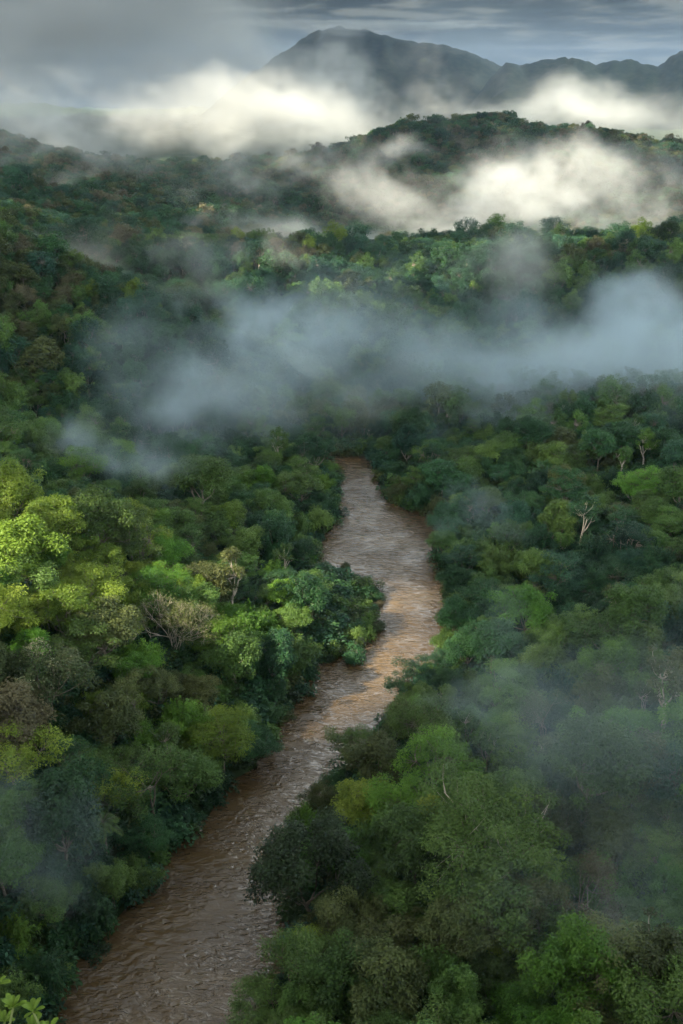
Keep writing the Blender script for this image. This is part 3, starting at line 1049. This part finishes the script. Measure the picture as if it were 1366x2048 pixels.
for (side, zone, size, cw_, nm), lst in buckets.items():
    lst.sort(key=lambda t_: t_[0])
    kind = nm.replace('_', ' ')
    for i, (rd_, r_) in enumerate(lst):
        w = f"{size} {cw_} {kind} {zone}, {side}".strip()
        if len(lst) > 1:
            w += f", {ORD[min(i, 19)]} from water"
        r_['label'] = w
GRP = {'broadleaf_tree': 'broadleaved trees of the river forest', 'feathery_tree': 'feathery crowned trees of the river forest', 'slender_tree': 'slender pale trunked trees on the banks',
       'bamboo_clump': 'bamboo clumps along the river', 'bare_tree': 'bare and half bare trees', 'river_shrub': 'shrubs standing in the river'}
for r_, nm, lf, sc in THINGS:
    if nm in GRP: r_['group'] = GRP[nm]
    if 'near_tree' in r_.keys(): del r_['near_tree']


# ------------------------------------------------------------------ instanced forest beyond and undergrowth
def gn_scatter(name, P, rot, scale, idx, objs, label):
    """one object: instances of the given meshes on its points"""
    me = bpy.data.meshes.new(name)
    n = len(P)
    me.vertices.add(n)
    me.vertices.foreach_set('co', np.asarray(P, np.float32).ravel())
    for nm, arr, ty in (('rz', rot, 'FLOAT'), ('sc', scale, 'FLOAT'), ('pid', idx, 'INT')):
        a = me.attributes.new(nm, ty, 'POINT')
        a.data.foreach_set('value', np.asarray(arr, np.int32 if ty == 'INT' else np.float32))
    o = bpy.data.objects.new(name, me)
    COL.objects.link(o)
    g = bpy.data.node_groups.new(name, 'GeometryNodeTree')
    g.interface.new_socket('Geometry', in_out='INPUT', socket_type='NodeSocketGeometry')
    g.interface.new_socket('Geometry', in_out='OUTPUT', socket_type='NodeSocketGeometry')
    gi = g.nodes.new('NodeGroupInput'); go = g.nodes.new('NodeGroupOutput')
    l = g.links.new
    jg = g.nodes.new('GeometryNodeGeometryToInstance')
    for ob in reversed(objs):              # a multi-input socket lists its links last to first
        oi = g.nodes.new('GeometryNodeObjectInfo')
        oi.inputs[0].default_value = ob
        oi.inputs['As Instance'].default_value = True
        l(oi.outputs['Geometry'], jg.inputs[0])
    ip = g.nodes.new('GeometryNodeInstanceOnPoints')
    l(gi.outputs[0], ip.inputs['Points'])
    l(jg.outputs[0], ip.inputs['Instance'])
    ip.inputs['Pick Instance'].default_value = True

    def attr(nm, ty='FLOAT'):
        a = g.nodes.new('GeometryNodeInputNamedAttribute'); a.data_type = ty
        a.inputs[0].default_value = nm
        return a.outputs[0]
    l(attr('pid', 'INT'), ip.inputs['Instance Index'])
    cx = g.nodes.new('ShaderNodeCombineXYZ')
    l(attr('rz'), cx.inputs[2])
    l(cx.outputs[0], ip.inputs['Rotation'])
    l(attr('sc'), ip.inputs['Scale'])
    l(ip.outputs[0], go.inputs[0])
    md = o.modifiers.new('scatter', 'NODES')
    md.node_group = g
    tag(o, label, None, None, 'stuff')
    return o


def merged(name, data, leaf, bark=BARK):
    (V, Q, tn), (tv, tq) = data
    Vv, Qq = join([(V, Q), (tv, tq)])
    tint = np.concatenate([tn, np.zeros(len(tq)) + .5])
    mi = np.concatenate([np.zeros(len(Q)), np.ones(len(tq))])
    return bpy.data.objects.new(name, mesh_np(name, Vv, Qq, [LM[leaf], bark], tint, mi=mi))


MID, FAR = [], []
cols = ['deep green', 'mid green', 'blue green', 'olive', 'yellow green', 'brownish', 'deep green', 'mid green']
for i, c in enumerate(cols):
    MID.append(merged('forest_tree', make_broad(50 + i, 12 + (i * 7 % 5), 4.0 + (i % 3) * .5, .70, .9, 36, 5600, ls=.52, clr=.31, k=4, layered=False), c))
for i, c in enumerate(cols):
    FAR.append(merged('distant_tree', make_broad(70 + i, 11 + (i * 5 % 5), 4.4, .72, .8, 20, 1100, ls=.95, clr=.36, k=3), c))


def forest(lo, hi, spacing, objs, seed, name, label):
    rg = np.random.default_rng(seed)
    P = []
    ys_ = np.arange(lo, hi, spacing)
    for j, y in enumerate(ys_):
        w = 0.3415 * (y * 0.925 + 38) + 16
        xs_ = np.arange(-w, w, spacing) + (j % 2) * spacing * .5
        P.append(np.stack([xs_, np.full(len(xs_), y)], 1))
    P = np.concatenate(P)
    P += rg.normal(0, spacing * .24, P.shape)
    P = P[river_dist(P[:, 0], P[:, 1]) > 2.5]
    z = height(P[:, 0], P[:, 1])
    n = len(P)
    # colour patches follow the hillside
    f = fbm(P[:, 0] / 60, P[:, 1] / 60, 3, seed) + rg.normal(0, .5, n)
    pid = np.where(f < -.5, 0, np.where(f < -.15, 2, np.where(f < .15, 6, np.where(f < .45, 1, np.where(f < .75, 7, np.where(f < 1.0, 3, np.where(f < 1.5, 3, 5)))))))
    up = z > 24                                 # higher ridges carry more olive and dry crowns
    sw = up & (rg.random(n) < .5)
    pid = np.where(sw, rg.choice([3, 4, 5, 0], n, p=[.45, .05, .2, .3]), pid)
    pid = np.where((P[:, 1] > 600) & np.isin(pid, [1, 7, 4]), rg.choice([0, 3, 5, 6], n), pid)   # far slopes: only darker green, olive and brown crowns
    sc = rg.uniform(.50, .98, n) * np.where(rg.random(n) < .05, 1.5, 1)
    return np.column_stack([P, z - .6]), rg.uniform(0, 6.28, n), sc, pid


Pm, rm, sm, im = forest(NEAR_Y + 2, 660, 4.9, MID, 61, 'forest', '')
Pf, rf, sf, jf = forest(660, 1420, 5.8, FAR, 62, 'forest', '')
RA = np.array(REST)
gn_scatter('forest', np.concatenate([Pm, Pf, RA[:, :3]]), np.concatenate([rm, rf, RA[:, 3]]), np.concatenate([sm, sf, RA[:, 4]]), np.concatenate([im, jf + 8, RA[:, 5].astype(int)]), MID + FAR,
           'dense mixed forest covering the ridges beyond the river bend')

BUSH = []
for i, c in enumerate(['deep green', 'mid green', 'blue green', 'olive', 'dark']):
    V, Q, tn = make_bush(90 + i, 1.9, 700, .46)
    BUSH.append(bpy.data.objects.new('bush', mesh_np('bush', V, Q, [LM[c]], tn)))
rg = np.random.default_rng(8)
gx, gy = np.meshgrid(np.arange(-125, 125, 2.3), np.arange(60, 300, 2.3))
P = np.stack([gx.ravel(), gy.ravel()], 1) + rg.normal(0, .7, (gx.size, 2))
rd = river_dist(P[:, 0], P[:, 1])
P = P[in_view(P[:, 0], P[:, 1], 6) & (rd > 0.9)]
z = height(P[:, 0], P[:, 1])
gn_scatter('undergrowth', np.column_stack([P, z - .2]), rg.uniform(0, 6.28, len(P)), rg.uniform(.7, 1.9, len(P)),
           rg.choice(5, len(P), p=[.34, .2, .2, .1, .16]), BUSH, 'dense leafy undergrowth filling the gaps below the trees')

# ------------------------------------------------------------------ added unseen cloud deck with holes placed to choose the sunlit patches
LIT = [  # ground ellipses the sun reaches: x, y, rx, ry
    (-60, 150, 34, 38), (-45, 164, 10, 12),
    (-10, 458, 66, 30), (-165, 458, 56, 20), (95, 515, 40, 12),
    (150, 720, 120, 75), (-40, 740, 44, 24),
    (150, 1500, 420, 200),
]
rg = np.random.default_rng(31)
import bmesh
bm = bmesh.new()
bmesh.ops.create_icosphere(bm, subdivisions=2, radius=1)
bm.verts.ensure_lookup_table()
IV = np.array([v.co[:] for v in bm.verts]); IF = np.array([[v.index for v in f.verts] for f in bm.faces])
bm.free()


def puff(s, c):
    q = IV * 1.3 + c[:2].sum() * .37
    f = 1 + .30 * value_noise(q[:, 0], q[:, 1] + q[:, 2] * 1.7, 4) + .14 * value_noise(q[:, 0] * 2.3, q[:, 2] * 2.3 + q[:, 1], 6)
    return IV * f[:, None]


parts = []
ZC = 760.0
for y in np.arange(-60, 2000, 34):
    for x in np.arange(-y * .45 - (150 if y < 900 else 750), y * .45 + 150, 34):
        gx_, gy_ = x + rg.normal(0, 6), y + rg.normal(0, 6)
        if any(((gx_ - a) / (c + 22)) ** 2 + ((gy_ - b) / (d + 22)) ** 2 < 1 for a, b, c, d in LIT): continue
        if y > 540 and rg.random() < .38: continue
        t = (ZC - 25) / SDIR.z
        s = rg.uniform(.8, 1.25)
        c = np.array([gx_ + SDIR.x * t, gy_ + SDIR.y * t, ZC + rg.normal(0, 8)])
        v = puff(s, c) * np.array([27, 27, 15]) * s + c
        parts.append((v, IF))
V, Q = join(parts)
cm, t = new_mat('cloud')  # opaque white surface of the added shading deck
p = N(t, 'ShaderNodeBsdfPrincipled'); p.inputs['Base Color'].default_value = (.8, .8, .8, 1); p.inputs['Roughness'].default_value = 1
o = N(t, 'ShaderNodeOutputMaterial'); t.links.new(p.outputs[0], o.inputs['Surface'])
for y in np.arange(2000, 6900, 170):       # more added cloud, placed to shade the mountain
    for x in np.arange(-1900, 200 if y < 3600 else 2700, 170):
        t = 900 / SDIR.z
        c = np.array([x + rg.normal(0, 40) + SDIR.x * t, y + rg.normal(0, 40) + SDIR.y * t, 1050 + rg.normal(0, 25)])
        parts.append((puff(1, c) * np.array([150, 150, 38]) + c, IF))
V, Q = join(parts)
clouds = bpy.data.objects.new('clouds', mesh_np('clouds', V, Q, [cm], smooth=True))
COL.objects.link(clouds)
tag(clouds, 'added unseen cloud deck shading the valley', None, None, 'stuff')

# ------------------------------------------------------------------ mist banks (real volumes) and the air
def vol_mat(name, col, dens, aniso=0.25, attr=True):
    m, t = new_mat(name)
    l = t.links.new
    p = N(t, 'ShaderNodeVolumePrincipled')
    p.inputs['Color'].default_value = (*col, 1)
    p.inputs['Anisotropy'].default_value = aniso
    p.inputs['Density'].default_value = dens
    if not attr:
        p.inputs['Density Attribute'].default_value = ''
    o = N(t, 'ShaderNodeOutputMaterial')
    l(p.outputs[0], o.inputs['Volume'])
    return m


MISTM = vol_mat('mist', (0.84, 0.87, 0.85), 1.0, 0.2)
MIST_SHADED = vol_mat('shaded_mist', (0.66, 0.82, 0.90), 1.0, 0.1)  # shaded copy of the mist: blue skylight put into its colour


def mist(name, label, blobs, vox, nscale, dens, thr=0.43, gain=5.5, warp=20.0, wscale=0.02, stretch=(1, 1, 1), seed=0.0, bias=.22):
    vm_ = MIST_SHADED if seed in (1, 2, 7, 8, 9, 10, 17) else MISTM
    """blobs: (centre, (rx, ry, rz), weight). A density grid: soft ellipsoids, warped and eaten away by noise."""
    lo = Vector((1e9,) * 3); hi = -lo
    rb = random.Random(int(seed * 10) + 3)
    full = []
    for c, r, w in blobs:                       # each bank breaks up into smaller drifting puffs
        full.append((c, r, w * .75))
        for _ in range(5):
            o_ = Vector((rb.uniform(-.75, .75) * r[0], rb.uniform(-.7, .7) * r[1], rb.uniform(-.6, .75) * r[2]))
            k_ = rb.uniform(.28, .55)
            full.append((c + o_, (r[0] * k_ * rb.uniform(.8, 1.7), r[1] * k_, r[2] * k_), w * rb.uniform(.5, 1.1)))
    blobs = full
    for c, r, w in blobs:
        for i in range(3):
            lo[i] = min(lo[i], c[i] - r[i] - warp * .4); hi[i] = max(hi[i], c[i] + r[i] + warp * .4)
    me = bpy.data.meshes.new(name)
    me.from_pydata([tuple(lo), tuple(hi)], [], [])
    o = bpy.data.objects.new(name, me)
    COL.objects.link(o)
    g = bpy.data.node_groups.new(name, 'GeometryNodeTree')
    g.interface.new_socket('Geometry', in_out='INPUT', socket_type='NodeSocketGeometry')
    g.interface.new_socket('Geometry', in_out='OUTPUT', socket_type='NodeSocketGeometry')
    go = g.nodes.new('NodeGroupOutput')
    l = g.links.new

    def M(op, a, b=None, c=None, clamp=False):
        n = g.nodes.new('ShaderNodeMath'); n.operation = op; n.use_clamp = clamp
        for i, v in enumerate((a, b, c)):
            if v is None: continue
            if isinstance(v, (int, float)): n.inputs[i].default_value = v
            else: l(v, n.inputs[i])
        return n.outputs[0]

    def VM(op, a, b=None, s=None):
        n = g.nodes.new('ShaderNodeVectorMath'); n.operation = op
        for i, v in enumerate((a, b)):
            if v is None: continue
            if isinstance(v, (tuple, Vector)): n.inputs[i].default_value = tuple(v)
            else: l(v, n.inputs[i])
        if s is not None: n.inputs['Scale'].default_value = s
        return n
    pos = g.nodes.new('GeometryNodeInputPosition').outputs[0]
    wn = g.nodes.new('ShaderNodeTexNoise')
    wn.inputs['Scale'].default_value = wscale; wn.inputs['Detail'].default_value = 4.5
    wp = VM('ADD', pos, (seed * 37.1, seed * 11.3, seed * 5.7)).outputs[0]
    l(wp, wn.inputs['Vector'])
    off = VM('SCALE', VM('SUBTRACT', wn.outputs['Color'], (.5, .5, .5)).outputs[0], None, warp * 3.2).outputs[0]
    q = VM('ADD', pos, off).outputs[0]
    tot = None
    for c, r, w in blobs:
        d = VM('MULTIPLY', VM('SUBTRACT', q, tuple(c)).outputs[0], tuple(1 / x for x in r)).outputs[0]
        ln = VM('LENGTH', d).outputs['Value']
        mr = g.nodes.new('ShaderNodeMapRange'); mr.interpolation_type = 'SMOOTHERSTEP'
        mr.inputs['From Min'].default_value = 1.0; mr.inputs['From Max'].default_value = 0.0
        mr.inputs['To Min'].default_value = 0.0; mr.inputs['To Max'].default_value = w
        l(ln, mr.inputs['Value'])
        tot = mr.outputs[0] if tot is None else M('ADD', tot, mr.outputs[0])
    fn = g.nodes.new('ShaderNodeTexNoise')
    fn.inputs['Scale'].default_value = nscale * 1.9; fn.inputs['Detail'].default_value = 7; fn.inputs['Roughness'].default_value = .66
    fn.inputs['Distortion'].default_value = .9
    l(VM('MULTIPLY', VM('ADD', wp, VM('SCALE', off, None, 1.5).outputs[0]).outputs[0], tuple(1 / s for s in stretch)).outputs[0], fn.inputs['Vector'])
    # eat away: (noise - thr + edge bonus) * gain
    e = M('MULTIPLY_ADD', M('MINIMUM', tot, 1.0), bias, -bias * .5 - thr)
    k = M('MULTIPLY', M('ADD', fn.outputs[0], e), gain, clamp=True)
    dn = M('MULTIPLY', M('MULTIPLY', k, tot), dens)
    vc = g.nodes.new('GeometryNodeVolumeCube')
    l(dn, vc.inputs['Density'])
    vc.inputs['Min'].default_value = tuple(lo); vc.inputs['Max'].default_value = tuple(hi)
    for i, a in enumerate('XYZ'):
        vc.inputs['Resolution ' + a].default_value = int(max(8, (hi[i] - lo[i]) / vox[i]))
    sm = g.nodes.new('GeometryNodeSetMaterial')
    sm.inputs['Material'].default_value = vm_
    l(vc.outputs[0], sm.inputs['Geometry'])
    l(sm.outputs[0], go.inputs[0])
    md = o.modifiers.new('mist', 'NODES'); md.node_group = g
    o.data.materials.append(vm_)
    tag(o, label, None, None, 'stuff')
    return o


def B(px, py, Y, rpx, ry, rpy, w=1.0, nearer=1.0):
    """soft blob whose centre projects to (px,py) at distance Y; radii given as photo pixels across / metres deep / photo pixels high"""
    Y = Y * nearer if Y > 600 or Y < 110 else Y * .86
    k = (Y * math.cos(PITCH) + 60 * math.sin(PITCH)) / FP
    return at(px, py, Y), (rpx * k * 1.5, ry * 1.0, rpy * k * 1.5), w


mist('mist_bank', 'bluish mist hanging in the hollow left of the river bend', [
    B(560, 700, 355, 120, 30, 80, 1.0), B(470, 780, 330, 120, 25, 75, .9), B(620, 660, 380, 110, 30, 55, .6), B(430, 640, 400, 70, 25, 50, 1.0),
    B(370, 830, 300, 120, 22, 60, .7), B(760, 700, 375, 160, 30, 65, .6), B(860, 690, 375, 120, 30, 60, .45), B(400, 720, 330, 120, 25, 80, .5), B(540, 620, 390, 120, 30, 50, .6), B(300, 880, 290, 150, 22, 60, .6), B(480, 750, 340, 190, 22, 110, .55), B(380, 800, 310, 150, 22, 80, .5)], (1.4, 2.6, 1.4), .028, .024, seed=1, warp=16, wscale=.022, stretch=(1.4, 1, .8))
mist('mist_bank', 'blue grey mist drifting across the shaded hillside on the right', [
    B(1180, 740, 370, 190, 35, 110, 1.0), B(1060, 800, 350, 150, 30, 90, .8), B(1250, 640, 400, 110, 30, 60, .8), B(1340, 740, 370, 150, 35, 150, 1.1), B(1180, 640, 400, 110, 30, 70, .6),
    B(1300, 850, 335, 150, 25, 80, .7), B(950, 740, 375, 130, 25, 70, .6), B(1130, 870, 330, 130, 20, 60, .6), B(880, 840, 330, 140, 20, 70, .45), B(1200, 880, 310, 200, 20, 60, .45), B(1000, 680, 390, 130, 30, 60, .5), B(1130, 760, 360, 260, 25, 120, .5), B(1250, 700, 375, 160, 25, 120, .6)], (1.6, 2.8, 1.6), .023, .020, seed=2, warp=18, wscale=.02, stretch=(1.3, 1, .9))
mist('mist_layer', 'very thin veil of mist spread across the whole shaded valley beyond the bend', [
    B(440, 800, 330, 200, 40, 150, .6), B(680, 760, 350, 280, 45, 150, .8), B(1000, 780, 350, 330, 45, 170, 1.0), B(1280, 790, 340, 280, 45, 220, 1.2), B(700, 600, 410, 300, 30, 80, .6), B(1150, 580, 420, 300, 30, 80, .6)],
    (3, 4, 2.4), .0014, .018, thr=.40, gain=4.5, seed=17, warp=30, wscale=.014, stretch=(1.8, 1, .7))
mist('mist_bank', 'bright sunlit mist filling the valley behind the first ridge', [
    B(1000, 410, 680, 170, 70, 75, 1.1), B(1130, 350, 720, 120, 60, 60, 1.0), B(860, 460, 660, 150, 60, 45, 1.0), B(640, 465, 640, 180, 50, 40, .9),
    B(1300, 400, 700, 160, 60, 100, .9), B(500, 430, 640, 110, 40, 50, .8), B(560, 350, 760, 130, 50, 60, .6), B(700, 320, 820, 130, 60, 60, .8),
    B(980, 320, 780, 110, 50, 55, .9), B(1200, 460, 640, 170, 50, 50, 1.0), B(440, 320, 860, 130, 50, 45, .6), B(740, 400, 700, 130, 50, 60, .8),
    B(1330, 300, 850, 110, 50, 50, .6), B(380, 380, 700, 110, 50, 40, .4)], (3.4, 6, 2.8), .034, .016, seed=3, warp=34, wscale=.010, stretch=(1.5, 1, .8))
mist('mist_bank', 'thin golden mist wisp rising over the first ridge top', [
    B(1040, 510, 500, 100, 22, 70, 1.0), B(990, 560, 480, 130, 20, 55, .6), B(1080, 460, 520, 70, 20, 55, .8), B(840, 510, 490, 110, 16, 50, .6), B(560, 490, 490, 100, 16, 45, .7),
    B(390, 560, 420, 100, 20, 45, .7), B(1330, 530, 480, 70, 20, 70, .6), B(1200, 540, 470, 110, 20, 50, .5)], (2, 3, 2), .020, .016, seed=4, warp=20, wscale=.016)
mist('mist_bank', 'broad pale mist sea beyond the second ridge', [
    B(300, 235, 1500, 420, 160, 80, .9), B(600, 240, 1500, 260, 160, 70, 1.4), B(60, 195, 1600, 300, 200, 80, .6),
    B(1280, 215, 1450, 260, 120, 60, 1.3), B(900, 195, 1700, 220, 130, 45, 1.0), B(700, 150, 1900, 80, 130, 50, 1.3), B(620, 180, 1800, 90, 130, 50, 1.0), B(1100, 205, 1600, 200, 130, 45, 1.0)],
    (10, 18, 7), .014, .0055, seed=5, warp=70, wscale=.0045, stretch=(1.6, 1, .9))
mist('mist_bank', 'tall grey mist plume filling the upper left before the mountain', [
    B(200, 100, 2300, 320, 200, 130, 1.0), B(60, 40, 2400, 200, 200, 70, .7), B(20, 120, 2300, 120, 200, 50, .5), B(400, 130, 2300, 160, 200, 90, .8), B(300, 20, 2400, 200, 200, 90, .8), B(470, 190, 2200, 180, 200, 90, 1.1), B(620, 190, 2300, 160, 200, 60, .7), B(150, 60, 2400, 320, 200, 100, .8)],
    (18, 34, 14), .0050, .0042, thr=.33, seed=16, warp=110, wscale=.0025)
mist('mist_cap', 'long flat pale cloud cap lying on the mountain top', [
    B(760, 52, 5600, 170, 160, 10, 1.2), B(680, 58, 5600, 60, 160, 14, 1.0), B(880, 48, 5600, 150, 160, 8, .9)], (34, 60, 9), .006, .004, seed=15, warp=22, wscale=.002, stretch=(3, 3, 1))
mist('mist_bank', 'loose mist streaks lying along the left hillside crests', [
    B(180, 300, 820, 220, 60, 45, 1.0), B(30, 265, 900, 170, 60, 50, 1.1), B(560, 330, 800, 120, 50, 45, .8), B(250, 350, 740, 130, 40, 45, .7), B(180, 470, 520, 120, 30, 50, .7), B(60, 350, 700, 110, 40, 40, .5), B(480, 410, 600, 100, 40, 40, .6)],
    (3.4, 5, 2.8), .026, .012, seed=6, warp=34, wscale=.010, stretch=(1.6, 1, .8))
mist('mist_bank', 'faint mist veil over the forest left of the river', [
    B(180, 880, 262, 120, 14, 50, .9), B(320, 950, 240, 100, 12, 60, .8), B(250, 920, 250, 140, 14, 50, .7), B(400, 880, 262, 120, 14, 60, .5)], (1.3, 2.2, 1.3), .022, .024, seed=7, warp=9, wscale=.04)
mist('mist_bank', 'small pale mist puff over the right bank treetops', [
    B(970, 1390, 138, 120, 8, 80, 1.0), B(940, 1050, 215, 90, 10, 80, .7), B(870, 1430, 136, 90, 8, 60, .6)], (.9, 1.6, .9), .055, .030, seed=8, warp=6, wscale=.06)
mist('mist_bank', 'thin grey mist veil over the forest at the lower right', [
    B(1250, 1550, 105, 280, 16, 260, .8), B(1330, 1850, 84, 220, 12, 200, .9), B(1150, 1450, 120, 200, 12, 100, .5), B(1050, 1800, 88, 200, 8, 160, .4)], (1.3, 1.8, 1.3), .022, .012, seed=9, thr=.30, warp=12, wscale=.03)
mist('mist_bank', 'soft mist veil over the treetops at the lower left', [
    B(20, 1700, 96, 150, 10, 140, .9), B(0, 1580, 105, 100, 9, 100, .6)], (1.1, 1.8, 1.1), .035, .018, seed=10, thr=.32, warp=10, wscale=.03)

hz = np.array([[-5200, -160], [5200, -160], [9200, 12500], [-9200, 12500]], float)
zb, zt = -8.0, 640.0
V = [(x, y, zb) for x, y in hz] + [(x, y, zt) for x, y in hz]
hm = bpy.data.meshes.new('haze')
hm.from_pydata(V, [], [(3, 2, 1, 0), (4, 5, 6, 7), (0, 1, 5, 4), (1, 2, 6, 5), (2, 3, 7, 6), (3, 0, 4, 7)])
hm.materials.append(vol_mat('haze', (0.44, 0.62, 0.88), 0.000036, 0.1, attr=False))
hzo = bpy.data.objects.new('haze', hm)
COL.objects.link(hzo)
tag(hzo, 'thin morning haze in the air of the valley', None, None, 'stuff')
